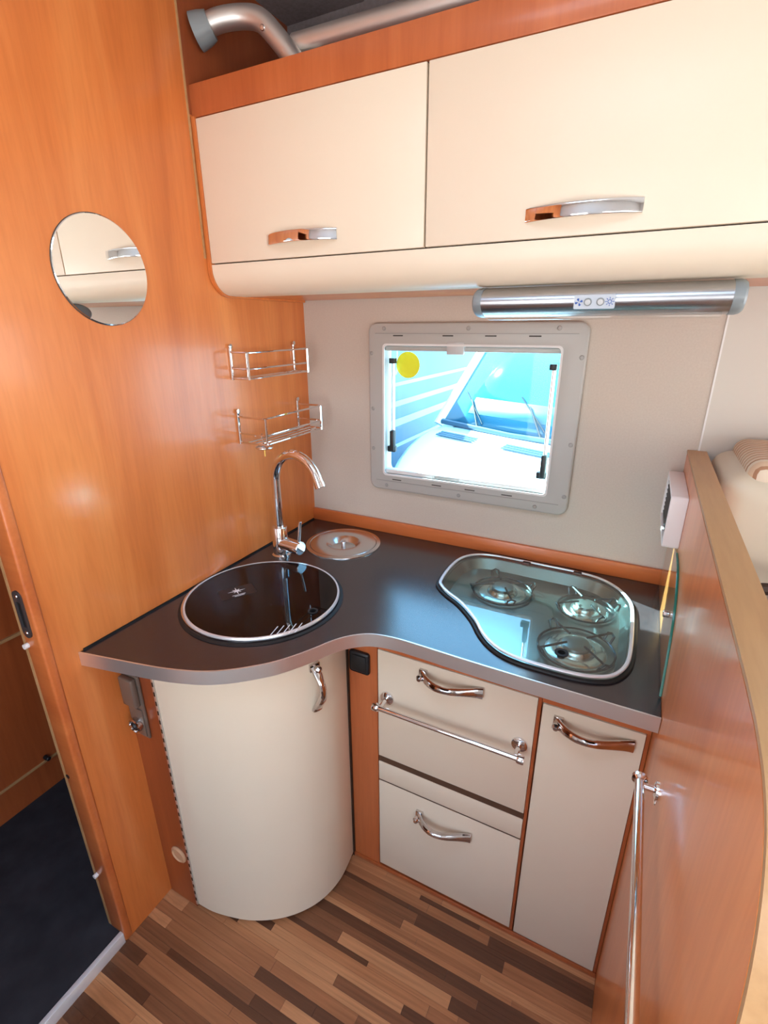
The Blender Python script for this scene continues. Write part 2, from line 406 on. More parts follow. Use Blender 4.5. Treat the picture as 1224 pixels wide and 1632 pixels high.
# unseen front wall; its door and side windows are added, sized for interior light
door = rrect(.33, .80, .93, 1.72, .05)
wf = MB().plate([(-.7, -.1), (3.3, -.1), (3.3, 2.4), (-.7, 2.4)], [door, rrect(1.40, 1.05, 2.30, 1.55, .05)], 0, .04, 0, XZ @ Matrix.Translation((0, 0, -2.14))).build('wall_front', 'white_panel'); struct(wf, 'unseen white wall with added window openings for daylight')
wr = MB().plate([(-2.14, -.1), (.04, -.1), (.04, 2.4), (-2.14, 2.4)], [rrect(-1.8, .95, -.3, 1.55, .1)], 0, .04, 0, YZ @ Matrix.Translation((0, 0, 3.3))).build('wall_right', 'white_panel'); struct(wr, 'cab end wall with the wide windscreen opening')  # windscreen opening unseen, sized to balance the interior light
# ceiling; unseen roof opening added and sized to light the room from above
ce = MB().plate([(-.7, -2.14), (3.34, -2.14), (3.34, -.42), (-.7, -.42)], [rrect(.45, -1.70, 1.20, -1.15, .05)], CEIL, CEIL + .04).build('ceiling', 'white_panel'); struct(ce, 'white ceiling with an added roof opening for daylight')
for x0, x1 in ((-.7, .248), (.256, 1.10), (1.108, 3.3)):
    MB().box((x0, -.42, CEIL - .005), (x1, .04, CEIL + .04), .006).build('padded_panel', 'ceiling_fabric', ce)
MB().box((-.7, -.42, CEIL), (3.3, .04, CEIL + .045)).build('panel_backing', 'light_grey_plastic', ce)
portal('daylight_added_door', (.63, -2.12, 1.26), (0, 1, 0), .60, .92)
portal('daylight_added_window', (1.85, -2.12, 1.30), (0, 1, 0), .9, .5)
portal('daylight_windscreen', (3.32, -1.05, 1.25), (-1, 0, 0), 1.5, .6)
portal('daylight_added_hatch', (.825, -1.425, CEIL + .03), (0, 0, -1), .75, .55)
portal('daylight_kitchen_window', (.566, .028, 1.32), (0, -1, 0), .53, .42)
portal('daylight_back_window', (2.185, .028, 1.35), (0, -1, 0), 1.13, .54)

# ------------------------------------------------------------------ kitchen window
wn = bpy.data.objects.new('window_1', None); C.objects.link(wn); wn.location = (.57, 0, 1.06); struct(wn, 'grey plastic framed camper window above the worktop')
MB().plate(rrect(.250, 1.062, .890, 1.588, .028, 6), [rrect(.305, 1.118, .826, 1.524, .012, 4)], 0, .020, .006, XZ @ Matrix.Translation((0, 0, -.020))).build('window_frame', 'frame_plastic', wn)
MB().plate(rrect(.300, 1.113, .831, 1.529, .012, 4), [rrect(.306, 1.119, .825, 1.523, .010, 4)], 0, .004, 0, XZ @ Matrix.Translation((0, 0, -.0225))).build('frame_lip', 'blind_white', wn)
for z in (1.094, 1.558): MB().box((.275, -.0212, z - .001), (.865, -.0195, z + .001)).build('frame_groove', 'frame_line', wn)
for x, z in ((.305, 1.572), (.57, 1.572), (.815, 1.572), (.262, 1.50), (.264, 1.33), (.264, 1.20), (.878, 1.50), (.878, 1.27), (.878, 1.12), (.312, 1.078), (.565, 1.078), (.80, 1.078)):
    screw_on(wn, (x, -.0202, z), (0, -1, 0), .0062, 'frame_line', 'screw_cap')
for x in (.352, .51, .635, .755): MB().box((x - .016, -.0208, 1.550), (x + .016, -.0196, 1.5535)).build('vent_slot', 'dark_slot', wn)
for x in (.35, .49, .60, .715): MB().box((x - .016, -.0208, 1.0995), (x + .016, -.0196, 1.1025)).build('vent_slot', 'dark_slot', wn)
# blind cassettes at top and bottom with clips
MB().box((.306, -.014, 1.508), (.825, .012, 1.522), .003).build('blind_bar', 'frame_plastic', wn)
MB().box((.306, -.014, 1.119), (.825, .012, 1.133), .003).build('blind_bar', 'blind_white', wn)
MB().box((.508, -.022, 1.500), (.560, -.010, 1.535), .003).build('blind_clip', 'light_grey_plastic', wn)
MB().box((.475, -.026, 1.112), (.565, -.014, 1.136), .004).build('blind_clip', 'clear_plastic', wn)
# outer acrylic pane, fitted with its rim
MB().plate(rrect(.285, 1.095, .845, 1.545, .03), [], 0, .004, 0, XZ @ Matrix.Translation((0, 0, .034))).build('pane', 'window_acrylic', wn)
MB().plate(rrect(.27, 1.08, .86, 1.56, .03), [rrect(.30, 1.11, .832, 1.53, .03)], 0, .01, 0, XZ @ Matrix.Translation((0, 0, .030))).build('pane_rim', 'blind_white', wn)
for x, z0, z1, sg in ((.322, 1.195, 1.475, 1), (.808, 1.165, 1.470, -1)):
    st_ = MB().cyl((x, .012, z0 + .03), (x, .012, z1), .0055, 12).build('stay_arm', 'aluminium', wn)
    MB().box((x - .012, .002, z1 - .006), (x + .007, .022, z1 + .010), .002).build('stay_end', 'black_plastic', st_)
    MB().box((x - .008, -.004, z0 - .005), (x + .008, .018, z0 + .065), .005).build('stay_knob', 'black_plastic', st_)
    MB().box((x - .018, .002, z0 - .008), (x + .010, .020, z0 + .012), .003).build('stay_bracket', 'black_plastic', st_)
stk = MB().plate(circle(.362, 1.464, .040, 32), [], 0, .0006, 0, XZ @ Matrix.Translation((0, 0, .0325))).build('round_sticker', 'yellow', None, (.362, .033, 1.462)); tag(stk, 'round yellow sticker in the upper left of the kitchen window', 'sticker')

# ================================================================== PARTITION on the right
PX0, PX1 = W, W + .040
prof = [(-.001, 0), (-.001, 1.276), (-.98, 1.276)] + [tuple(p)[:2] for p in spline([(-1.03, 1.274, 0), (-1.08, 1.264, 0), (-1.12, 1.24, 0), (-1.15, 1.195, 0), (-1.17, 1.13, 0), (-1.178, 1.05, 0)], 4)] + [(-1.185, .9), (-1.185, 0)]
pp = empty('partition_panel', (W + .02, -.6, 0), 'low cherry wood partition panel beside the hob, with oak edge', 'partition')
inn = [(y_ + (.0 if k < 2 else .004), z_ - (.004 if 0 < k < len(prof) - 1 else 0)) for k, (y_, z_) in enumerate(prof)]
MB().prism([(PX0, y_, z_) for y_, z_ in inn], (.038, 0, 0)).build('panel_board', 'cherry_panel', pp)
# edge band follows the top and the rounded front
bmx = MB(); top = prof[1:]
rows = []
for i, (y_, z_) in enumerate(top):
    a_ = Vector(top[max(i - 1, 0)]); c_ = Vector(top[min(i + 1, len(top) - 1)]); t_ = (c_ - a_).normalized(); nn = Vector((t_.y, -t_.x))
    q = Vector((y_, z_)) + nn * .006
    rows.append([bmx.bm.verts.new((PX0 - .001, y_, z_)), bmx.bm.verts.new((PX1 + .001, y_, z_)), bmx.bm.verts.new((PX1 + .001, q.x, q.y)), bmx.bm.verts.new((PX0 - .001, q.x, q.y))])
for A, B in zip(rows, rows[1:]):
    for k in range(4): bmx.bm.faces.new((A[k], A[(k + 1) % 4], B[(k + 1) % 4], B[k]))
bmx.bm.faces.new(rows[0]); bmx.bm.faces.new(rows[-1][::-1])
bmx.build('edge_band', 'edge_oak', pp)

# ================================================================== WORKTOP
EDGE = [(0, -.928), (.095, -.909), (.185, -.890), (.24, -.875), (.295, -.854), (.341, -.826), (.383, -.790), (.414, -.757), (.441, -.717), (.463, -.677), (.481, -.641), (.502, -.611), (.530, -.586), (.562, -.571), (.612, -.564), (.68, -.565), (.76, -.568), (.88, -.571), (1.0, -.572), (W - .001, -.573)]
edge = [tuple(p)[:2] for p in spline([Vector((*p, 0)) for p in EDGE], 4)]
HOB = [(.602, -.272), (.597, -.190), (.606, -.112), (.638, -.064), (.690, -.043), (.760, -.040), (.857, -.042), (.949, -.045), (1.011, -.060), (1.059, -.100), (1.088, -.153), (1.099, -.206), (1.102, -.321), (1.101, -.411), (1.092, -.463), (1.070, -.503), (1.036, -.524), (.995, -.533), (.943, -.535), (.888, -.533), (.847, -.524), (.812, -.503), (.780, -.470), (.744, -.418), (.693, -.365), (.648, -.333), (.616, -.303)]
hob = [Vector(p[:2]) for p in spline([Vector((*p, 0)) for p in HOB], 4, True)][::-1]      # ccw
SC = (.209, -.556)
wt = empty('worktop', (.55, -.4, .868), 'dark brown curved kitchen worktop with brushed metal edge', 'worktop')
out_ = [(.0005, -.0005), (.0005, -.926)] + edge[1:] + [(W - .001, -.0005)]
MB().plate(out_, [circle(*SC, .196), [tuple(p) for p in inset(hob, .014)], circle(.219, -.157, .100)], .870, .900).build('worktop_slab', 'worktop', wt)
MB().wall([(p[0], p[1]) for p in edge], .867, .9015, -.0035).build('edge_trim', 'aluminium', wt)
MB().wall([(.0012, -.92), (.0012, -.014)], .9, .9045, -.003).build('wall_seal', 'black_rubber', wt)

# ------------------------------------------------------------------ sink with glass lid
sk = empty('kitchen_sink', (SC[0], SC[1], .9), 'round steel sink closed by a smoked dark glass lid', 'sink')
MB().plate(circle(SC[0] - .004, SC[1] + .002, .2035, 80), [circle(*SC, .190, 80)], .9002, .9042, .001).build('sink_flange', 'steel', sk)
MB().lathe([(.191, .0), (.188, -.01), (.180, -.08), (.160, -.125), (.12, -.14), (.03, -.146), (.0, -.146)], (SC[0], SC[1], .9025), (0, 0, 1), 64).build('basin', 'steel', sk)
MB().lathe([(.0, .001), (.03, .001), (.036, .003), (.040, .0)], (SC[0], SC[1], .757), (0, 0, 1), 24).build('drain', 'chrome', sk)
LC = (SC[0] + .006, SC[1] - .002)
lid = MB().plate(circle(*LC, .196, 80), [circle(.380, -.568, .0105, 20)], .9055, .9105).build('glass_lid', 'smoked_glass', sk)
MB().lathe([(.1962, .9045), (.2012, .9045), (.2020, .908), (.2005, .9115), (.1962, .9115), (.1962, .9045)], (LC[0], LC[1], 0), (0, 0, 1), 80).build('lid_rim', 'steel_white', sk)
MB().lathe([(.2125, .9002), (.2125, .9020), (.205, .9032), (.205, .9002)], (LC[0] + .001, LC[1] - .003, 0), (0, 0, 1), 80).build('rubber_seal', 'black_rubber', sk)
MB().lathe([(.0085, .902), (.0085, .9125), (.013, .9125), (.013, .9107)], (.380, -.568, 0), (0, 0, 1), 20).build('finger_hole_ring', 'black_rubber', lid)
for k in range(5):
    a0 = Vector((.352 + k * .0108, -.701 + k * .0095)); d0 = Vector((-.008, .040))
    q = Vector((-d0.y, d0.x)).normalized() * .0011
    MB().prism([(*(a0 + q), .9107), (*(a0 - q), .9107), (*(a0 + d0 - q), .9107), (*(a0 + d0 + q), .9107)], (0, 0, .0003)).build('printed_line', 'white_print', lid)
lb = Matrix.Translation((.142, -.578, 0)) @ Matrix.Rotation(math.radians(58), 4, 'Z') @ Matrix.Diagonal((1.45, 1.3, 1, 1))
MB().plate(rrect(-.032, -.022, .032, .022, .003, 3), [], .9107, .9110, 0, lb).build('logo_label', 'black_plastic', lid)
star = []
for k in range(16):
    a = 2 * PI * k / 16; rr = (.016 if k % 4 == 0 else .010) if k % 2 == 0 else .0035
    star.append((rr * math.cos(a), .004 + rr * math.sin(a)))
MB().plate(star, [], .9111, .9114, 0, lb).build('logo_star', 'white_print', lid)
for k, wd in enumerate((.012, .009)): MB().plate([(-wd, -.014 - k * .004), (wd, -.014 - k * .004), (wd, -.0125 - k * .004), (-wd, -.0125 - k * .004)], [], .9111, .9113, 0, lb).build('logo_print', 'white_print', lid)

# ------------------------------------------------------------------ waste bin lid set into worktop
bn = empty('bin_lid', (.219, -.157, .9), 'round brushed steel bin lid set in the worktop corner', 'bin lid')
MB().lathe([(.124, .0003), (.1235, .003), (.112, .0048), (.110, .003)], (.219, -.157, .9), (0, 0, 1), 64).build('bin_flange', 'steel', bn)
MB().lathe([(.1095, .0015), (.109, .0045), (.104, .0058), (.060, .0062), (.054, .004), (.040, -.012), (.0, -.014)], (.219, -.157, .9), (0, 0, 1), 64).build('bin_cover', 'steel', bn)
MB().lathe([(.007, -.013), (.0055, .0), (.008, .006), (.008, .010), (.0, .011)], (.219, -.157, .9), (0, 0, 1), 20).build('bin_knob', 'chrome', bn)

# ------------------------------------------------------------------ mixer tap
TX, TY = .088, -.318
tp = empty('mixer_tap', (TX, TY, .9), 'tall chrome swan neck mixer tap behind the sink', 'tap')
MB().lathe([(0, 0), (.029, 0), (.029, .004), (.0265, .006), (.024, .008), (.024, .094), (.0225, .097), (0, .097)], (TX, TY, .9), (0, 0, 1), 32).build('tap_body', 'chrome', tp)
dv = Vector((1, -.18, 0)).normalized(); R_ = .092; zc = 1.146
path = [Vector((TX, TY, .99)), Vector((TX, TY, 1.05)), Vector((TX, TY, 1.10))] + [Vector((TX, TY, zc)) + dv * (R_ - R_ * math.cos(a)) + Vector((0, 0, R_ * math.sin(a))) for a in [math.radians(d_) for d_ in range(0, 166, 8)]]
path.append(path[-1] + (path[-1] - path[-2]).normalized() * .02)
MB().sweep(path, .0135, None, 20).build('spout', 'chrome', tp)
e_ = path[-1]; t_ = (path[-1] - path[-2]).normalized()
MB().cyl(e_ - t_ * .014, e_ + t_ * .002, .0148, 20, .001).build('aerator', 'chrome', tp)
lv = Vector((1, -.12, 0)).normalized(); c0 = Vector((TX, TY, .942))
hb = MB().cyl(c0, c0 + lv * .086, .0215, 24, .002).build('handle_body', 'chrome', tp)
c1 = c0 + lv * .078 + Vector((0, 0, .012))
MB().cyl(c1, c1 + Vector((.008, .004, .075)), .0046, 12, .001).build('lever', 'chrome', hb)

# ------------------------------------------------------------------ gas hob
gh = empty('gas_hob', (.87, -.28, .9), 'three burner steel gas hob under a green tinted glass lid', 'hob')
z_up, z_lo = .9005, .872
i1 = inset(hob, .013); i2 = inset(hob, .030); i0 = inset(hob, -.004)
bmx = MB()
def loop_verts(mb, pts, z): return [mb.bm.verts.new((p[0], p[1], z)) for p in pts]
A = loop_verts(bmx, inset(hob, .004), z_up); B = loop_verts(bmx, i1, z_up + .0005); D = loop_verts(bmx, i2, z_lo); nh = len(A)
for P_, Q_ in ((A, B), (B, D)):
    for k in range(nh): bmx.bm.faces.new((P_[k], P_[(k + 1) % nh], Q_[(k + 1) % nh], Q_[k]))
bmx.bm.faces.new(D)
bmx.build('hob_tray', 'steel_hob', gh)
MB().sweep([(p[0], p[1], .9025) for p in inset(hob, .0)], [(.0035, .006)] * nh, (0, 0, 1), 8, True).build('rubber_seal', 'black_rubber', gh)
MB().sweep([(p[0], p[1], .9105) for p in inset(hob, .0065)], [(.0028, .0046)] * nh, (0, 0, 1), 8, True).build('lid_rim', 'steel_white', gh)
gl = MB().plate([tuple(p) for p in inset(hob, .009)], [circle(.962, -.470, .011, 20)], .908, .9125).build('glass_lid', 'green_glass', gh)
MB().lathe([(.008, .902), (.008, .9145), (.015, .9145), (.015, .9127)], (.962, -.470, 0), (0, 0, 1), 20).build('finger_hole_ring', 'black_rubber', gl)
for x in (.80, .945): MB().box((x - .012, -.062, .903), (x + .012, -.048, .9135), .003).build('lid_hinge', 'black_plastic', gl)
def burner(cx, cy, r, rot):
    b_ = MB().lathe([(r * 1.9, z_lo + .0005), (r * 1.7, z_lo + .004), (r * 1.25, z_lo + .003), (r * 1.15, z_lo + .010), (r, z_lo + .014), (0, z_lo + .014)], (cx, cy, 0), (0, 0, 1), 32).build('burner', 'steel', gh)
    MB().lathe([(r * .86, z_lo + .014), (r * .88, z_lo + .019), (r * .7, z_lo + .0215), (0, z_lo + .022)], (cx, cy, 0), (0, 0, 1), 28).build('burner_cap', 'burner_dark', b_)
    R1 = r * 2.35
    mb = MB(); zz = z_lo + .006
    mb.sweep([(cx + R1 * math.cos(a), cy + R1 * math.sin(a), zz) for a in [2 * PI * k / 40 for k in range(40)]], .0027, None, 6, True)
    for k in range(4):
        a = rot + k * PI / 2; ca, sa = math.cos(a), math.sin(a); px, py = -sa * .010, ca * .010
        mb.sweep([(cx + ca * R1 + px, cy + sa * R1 + py, zz), (cx + ca * R1 * 1.12 + px, cy + sa * R1 * 1.12 + py, zz + .018), (cx + ca * R1 * 1.12, cy + sa * R1 * 1.12, zz + .022), (cx + ca * r * .75, cy + sa * r * .75, zz + .0225)], .0027, None, 6)
        mb.sweep([(cx + ca * R1 - px, cy + sa * R1 - py, zz), (cx + ca * R1 * 1.12 - px, cy + sa * R1 * 1.12 - py, zz + .018), (cx + ca * R1 * 1.12, cy + sa * R1 * 1.12, zz + .022)], .0027, None, 6)
    mb.build('pan_support', 'support_wire', gh)
burner(.765, -.195, .034, .5); burner(.985, -.190, .030, .6); burner(.985, -.385, .036, .75)

# ================================================================== BASE CABINETS
FY = -.504
def bow_handle(parent, a, b, out, up, depth=.032, wid=.008, th=.0045, mat='chrome', knob=True, skew=.38, flat=False):
    """bowed flat bar handle from a to b standing off along out"""
    a = Vector(a); b = Vector(b); out = Vector(out); up = Vector(up); d = b - a; n = 22; path = []; rad = []
    for k in range(n + 1):
        t = k / n
        s = math.sin(PI * t ** (math.log(.5) / math.log(skew))) ** (.8 if flat else 1.3)
        path.append(a + d * t + out * ((.001 if flat else .006) + depth * s)); f = 1.0 if flat else .72 + .55 * abs(2 * t - 1) ** 1.5
        rad.append((wid * (1.0 if t > .5 or flat else .85) * f, th * (1.15 - .2 * abs(2 * t - 1))))
    mb = MB(); mb.sweep(path, rad, up, 16 if flat else 12, False, True, .35 if flat else .8)
    u = d.normalized()
    for P_, s in (((a, 1),) if knob else ()):
        q = [P_ + u * (s * x_) + up * y_ for x_, y_ in ((-.008, -wid * 1.15), (.012, -wid * 1.15), (.012, wid * 1.15), (-.008, wid * 1.15))]
        mb.prism(q, out * (.007 if (s > 0 or not knob) else .011))
    if knob: mb.lathe([(.005, 0), (.005, .014), (.0085, .017), (.009, .024), (.005, .030), (0, .031)], a, out, 16)
    return mb.build('handle', mat, parent)

# curved corner cabinet with bowed door
cc = empty('curved_cabinet', (.2, -.65, 0), 'rounded cream door cabinet under the sink', 'cabinet')
body = [(.0015, -.846)] + [(.106, -.846)]
MB().box((.0015, -.846, 0), (.108, -.828, .867), .0).build('side_panel', 'cherry_red', cc)
MB().box((.107, -.8475, .012), (.1135, -.838, .866)).build('hinge_strip', 'aluminium', cc)
for k in range(30): MB().box((.1085, -.8482, .03 + k * .028), (.1130, -.8470, .042 + k * .028)).build('hinge_knuckle', 'dark_gap', cc)
dr = MB().wall([(p[0], p[1]) for p in curv], .014, .866, .017).build('curved_door', 'cream', cc)
pl = inset([Vector((.02, -.52))] + [Vector((.02, -.838))] + [Vector((p[0], p[1])) for p in curv], .010)
MB().plate([tuple(p) for p in pl], [], .0005, .014).build('plinth', 'dark_gap', cc)
MB().box((.436, -.512, .0), (.4405, -.500, .867)).build('edge_strip', 'dark_gap', cc)
# vertical handle near the right edge of the bowed door
hx, hy = .4345, -.653
nrm = Vector((.92, -.40, 0)).normalized()
bow_handle(dr, Vector((hx, hy, .825)), Vector((hx, hy, .700)), nrm, Vector((-nrm.y, nrm.x, 0)), .032, .0115, .0075, 'chrome_dark', True, .45)

# filler panel between the curved cabinet and the drawers, with a black socket
fp = box('filler_panel', (.441, FY, 0), (.5265, FY + .018, .869), 'cherry_fascia', None, 0, 2, (.48, -.495, 0)); tag(fp, 'narrow cherry wood filler panel between curved cabinet and drawers', 'panel')
so = empty('power_socket', (.478, FY, .75), 'small black square socket cover on the filler panel', 'socket')
MB().box((.447, FY - .010, .718), (.507, FY, .784), .008, 3).build('socket_frame', 'black_plastic', so)
MB().box((.456, FY - .013, .727), (.498, FY - .009, .775), .002).build('socket_flap', 'black_rubber', so)

# drawer unit
du = empty('drawer_unit', (.73, -.3, 0), 'drawer cabinet with cream fronts and chrome towel rail', 'cabinet')
MB().box((.5270, FY + .017, .0), (.939, FY + .030, .869)).build('carcass_front', 'cherry_fascia', du)
MB().box((.5270, FY + .002, .806), (.939, FY + .017, .869)).build('top_rail', 'cherry_fascia', du)
MB().box((.5270, FY + .002, .0), (.939, FY + .017, .015)).build('bottom_rail', 'cherry_dark', du)
MB().box((.9315, FY + .001, .015), (.9385, FY + .018, .806)).build('side_stile', 'cherry_dark', du)
d1 = MB().box((.5285, FY, .452), (.9305, FY + .016, .8045), .0012).build('drawer_front', 'cream', du)
MB().box((.5285, FY + .0025, .430), (.9305, FY + .016, .452)).build('grip_groove', 'brown_gap', du)
MB().box((.5285, FY, .364), (.9305, FY + .016, .430), .0012).build('drawer_front', 'cream', du)
d3 = MB().box((.5285, FY, .017), (.9305, FY + .016, .358), .0012).build('drawer_front', 'cream', du)
MB().box((.5285, FY + .002, .358), (.9305, FY + .016, .364)).build('grip_groove', 'brown_gap', du)
bow_handle(d1, (.655, FY, .775), (.808, FY, .775), (0, -1, 0), (0, 0, 1), .032, .0115, .0075, 'chrome_dark')
bow_handle(d3, (.655, FY, .297), (.806, FY, .297), (0, -1, 0), (0, 0, 1), .032, .0115, .0075, 'chrome_dark')
mb = MB()
for x in (.556, .902):
    mb.lathe([(.0, .007), (.012, .007), (.0185, .004), (.0195, 0)], (x, FY, .661), (0, -1, 0), 24)
    mb.cyl((x, FY - .004, .661), (x, FY - .044, .661), .006, 14)
    mb.lathe([(0, -.008), (.010, -.008), (.011, -.004), (.011, .004), (.010, .008), (0, .008)], (x + (-.012 if x < .7 else .012), FY - .044, .661), (1, 0, 0), 20)
mb.cyl((.545, FY - .044, .661), (.913, FY - .044, .661), .0068, 18)
mb.build('towel_rail', 'chrome', d1)

# narrow cabinet on the right
nc = empty('narrow_cabinet', (1.05, -.3, 0), 'narrow cream door base cabinet next to the partition', 'cabinet')
MB().box((.9395, FY + .017, .0), (W - .001, FY + .030, .869)).build('carcass_front', 'cherry_fascia', nc)
MB().box((.9395, FY + .002, .797), (W - .001, FY + .017, .869)).build('top_rail', 'cherry_fascia', nc)
MB().box((.9395, FY + .002, .0), (W - .001, FY + .017, .010)).build('bottom_rail', 'cherry_dark', nc)
MB().box((W - .008, FY + .002, .010), (W - .001, FY + .017, .797)).build('side_stile', 'cherry_dark', nc)
d4 = MB().box((.9420, FY, .012), (W - .009, FY + .016, .795), .0012).build('cabinet_door', 'cream', nc)
bow_handle(d4, (.976, FY, .762), (1.128, FY, .762), (0, -1, 0), (0, 0, 1), .032, .0115, .0075, 'chrome_dark')
# skirting in front of drawers
struct(MB().box((.437, FY - .006, 0), (W - .001, FY + .0, .012), .001).build('baseboard_back', 'cherry_dark'), 'thin dark wood skirting at the foot of the base cabinets')

# socket block and round cap on the side of the curved cabinet
sp_ = empty('socket_block', (.03, -.847, .61), 'double socket block with grey frame on the sink cabinet side', 'socket')
MB().box((.006, -.853, .612), (.066, -.8465, .80), .003).build('frame', 'taupe_plastic', sp_)
MB().box((.012, -.868, .712), (.060, -.8525, .795), .005, 3).build('switch_cover', 'taupe_plastic', sp_)
MB().box((.012, -.856, .618), (.060, -.8525, .700), .002).build('socket_plate', 'taupe_plastic', sp_)
MB().lathe([(.020, 0), (.020, .012), (.016, .014), (.014, .006), (.0, .004)], (.036, -.855, .652), (0, -1, 0), 24).build('socket_ring', 'chrome_dark', sp_)
MB().lathe([(.0135, .0045), (.010, .010), (.006, .006), (0, .006)], (.036, -.855, .652), (0, -1, 0), 20).build('socket_insert', 'black_plastic', sp_)
MB().lathe([(.027, 0), (.027, .003), (.022, .006), (.018, .003), (0, .003)], (.074, -.8465, .196), (0, -1, 0), 28).build('round_cap', 'beige_cap', cc)['label'] = 'round beige plastic cap'

# ================================================================== OVERHEAD CABINET
CY = -.402
X1 = 1.78
oc = empty('overhead_cabinet', (.8, -.2, 1.655), 'long cream overhead cabinet with two flap doors and cherry fascia', 'cabinet')
MB().box((.001, CY + .002, 2.033), (X1, CY + .018, 2.096), .001).build('fascia', 'cherry_fascia', oc)
MB().box((.001, CY + .012, 1.727), (X1, CY + .020, 2.034)).build('carcass_front', 'dark_gap', oc)
MB().box((.001, CY + .018, 2.06), (X1, -.006, 2.075)).build('top_board', 'cherry_dark', oc)
d5 = MB().box((.0125, CY, 1.7285), (.5895, CY + .016, 2.0305), .0015).build('flap_door', 'cream', oc)
d6 = MB().box((.5935, CY, 1.7285), (1.40, CY + .016, 2.0305), .0015).build('flap_door', 'cream', oc)
MB().box((1.404, CY, 1.7285), (X1, CY + .016, 2.0305), .0015).build('flap_door', 'cream', oc)
# curved soffit
rr = .060; pf = [(CY, 1.7255)] + [(CY + rr - rr * math.cos(a), 1.7155 - rr * math.sin(a)) for a in [math.radians(d_) for d_ in range(0, 91, 7)]] + [(CY + rr + .055, 1.6555)]
pf2 = [(p[0], p[1]) for p in pf]; back = [(pf[-1][0], 1.664), (CY + .05, 1.67), (CY + .018, 1.7), (CY + .014, 1.7255)]
MB().prism([(.0125, y_, z_) for y_, z_ in pf2 + back], (X1 - .0125, 0, 0)).build('curved_soffit', 'cream', oc)
MB().box((.0125, CY + rr + .05, 1.657), (X1, -.006, 1.668)).build('bottom_board', 'cherry', oc)
side = [(CY - .004, 2.034)] + [(CY - .004, 1.72)] + [(CY - .004 + (rr + .004) * (1 - math.cos(a)), 1.7155 - (rr + .004) * math.sin(a)) for a in [math.radians(d_) for d_ in range(0, 91, 7)]] + [(-.006, 1.6505), (-.006, 2.034)]
MB().prism([(.0015, y_, z_) for y_, z_ in side], (.0105, 0, 0)).build('side_panel', 'cherry', oc)
MB().prism([(X1, y_, z_) for y_, z_ in side], (.012, 0, 0)).build('side_panel', 'cherry', oc)
bow_handle(d5, (.197, CY, 1.768), (.385, CY, 1.768), (0, -1, 0), (0, 0, 1), .024, .0115, .0032, 'chrome', False, .5, True)
bow_handle(d6, (.793, CY, 1.766), (.984, CY, 1.766), (0, -1, 0), (0, 0, 1), .024, .0115, .0032, 'chrome', False, .5, True)

# ------------------------------------------------------------------ cooker hood lamp
hd = empty('hood_lamp', (.92, -.33, 1.6), 'slim metal cooker hood lamp under the overhead cabinet', 'lamp')
HY, HZ, RA, RB = -.322, 1.624, .050, .0285
def ell(x, s=1.0, n=36): return [(x, HY + RA * s * math.cos(a), HZ + RB * s * math.sin(a)) for a in [2 * PI * k / n for k in range(n)]]
MB().prism(ell(.706), (.438, 0, 0), True).build('hood_body', 'hood_metal', hd)
for x0, sg in ((.706, -1), (1.144, 1)):
    mb = MB(); secs = [ell(x0 + sg * q, s) for q, s in ((0, 1.03), (.010, 1.03), (.016, .98), (.020, .86))]
    V = [[mb.bm.verts.new(p) for p in s] for s in secs]; n = len(V[0])
    for A, B in zip(V, V[1:]):
        for k in range(n): mb.bm.faces.new((A[k], A[(k + 1) % n], B[(k + 1) % n], B[k]))
    mb.bm.faces.new(V[-1]); mb.bm.faces.new(V[0][::-1])
    mb.build('end_cap', 'grey_plastic', hd)
MB().box((.715, HY - .020, HZ - RB - .006), (1.135, HY + .030, HZ - RB + .004), .003).build('light_diffuser', 'clear_plastic', hd)
# control plate tangent to the front of the hood
ang = math.radians(188); nrm = Vector((0, math.cos(ang) / RA, math.sin(ang) / RB)).normalized(); cpt = Vector((.925, HY + RA * math.cos(ang), HZ + RB * math.sin(ang)))
upv = Vector((1, 0, 0)).cross(nrm); upv = upv if upv.z > 0 else -upv
PM = Matrix(((1, upv.x, nrm.x, cpt.x), (0, upv.y, nrm.y, cpt.y), (0, upv.z, nrm.z, cpt.z), (0, 0, 0, 1)))
cpn = MB().plate(rrect(-.036, -.0125, .036, .0125, .002, 3), [], -.002, .0022, 0, PM).build('control_plate', 'plate_grey', hd)
for x in (-.011, .011):
    MB().lathe([(.0072, .0022), (.0072, .0034), (.0058, .0034), (.0056, .0028)], PM @ Vector((x, 0, 0)), nrm, 20).build('push_button', 'grey_plastic', cpn)
    MB().lathe([(.0055, .0022), (.005, .0045), (0, .005)], PM @ Vector((x, 0, 0)), nrm, 20).build('push_button', 'light_grey_plastic', cpn)
mb = MB()
for k in range(4):
    a = k * PI / 2 + .3
    q = [(-.027 + r_ * math.cos(a + o_), r_ * math.sin(a + o_)) for r_, o_ in ((.0008, 0), (.0065, -.35), (.0072, .05), (.0062, .4))]
    mb.plate(q, [], .0023, .0026, 0, PM)
mb.build('fan_symbol', 'blue_print', cpn)
mb = MB(); mb.plate(circle(.027, 0, .0038, 16), [circle(.027, 0, .0026, 16)], .0023, .0026, 0, PM)
for k in range(8):
    a = k * PI / 4; ca, sa = math.cos(a), math.sin(a)
    mb.plate([(.027 + ca * .0048 - sa * .0006, sa * .0048 + ca * .0006), (.027 + ca * .0048 + sa * .0006, sa * .0048 - ca * .0006), (.027 + ca * .0078 + sa * .0006, sa * .0078 - ca * .0006), (.027 + ca * .0078 - sa * .0006, sa * .0078 + ca * .0006)], [], .0023, .0026, 0, PM)
mb.build('light_symbol', 'blue_print', cpn)

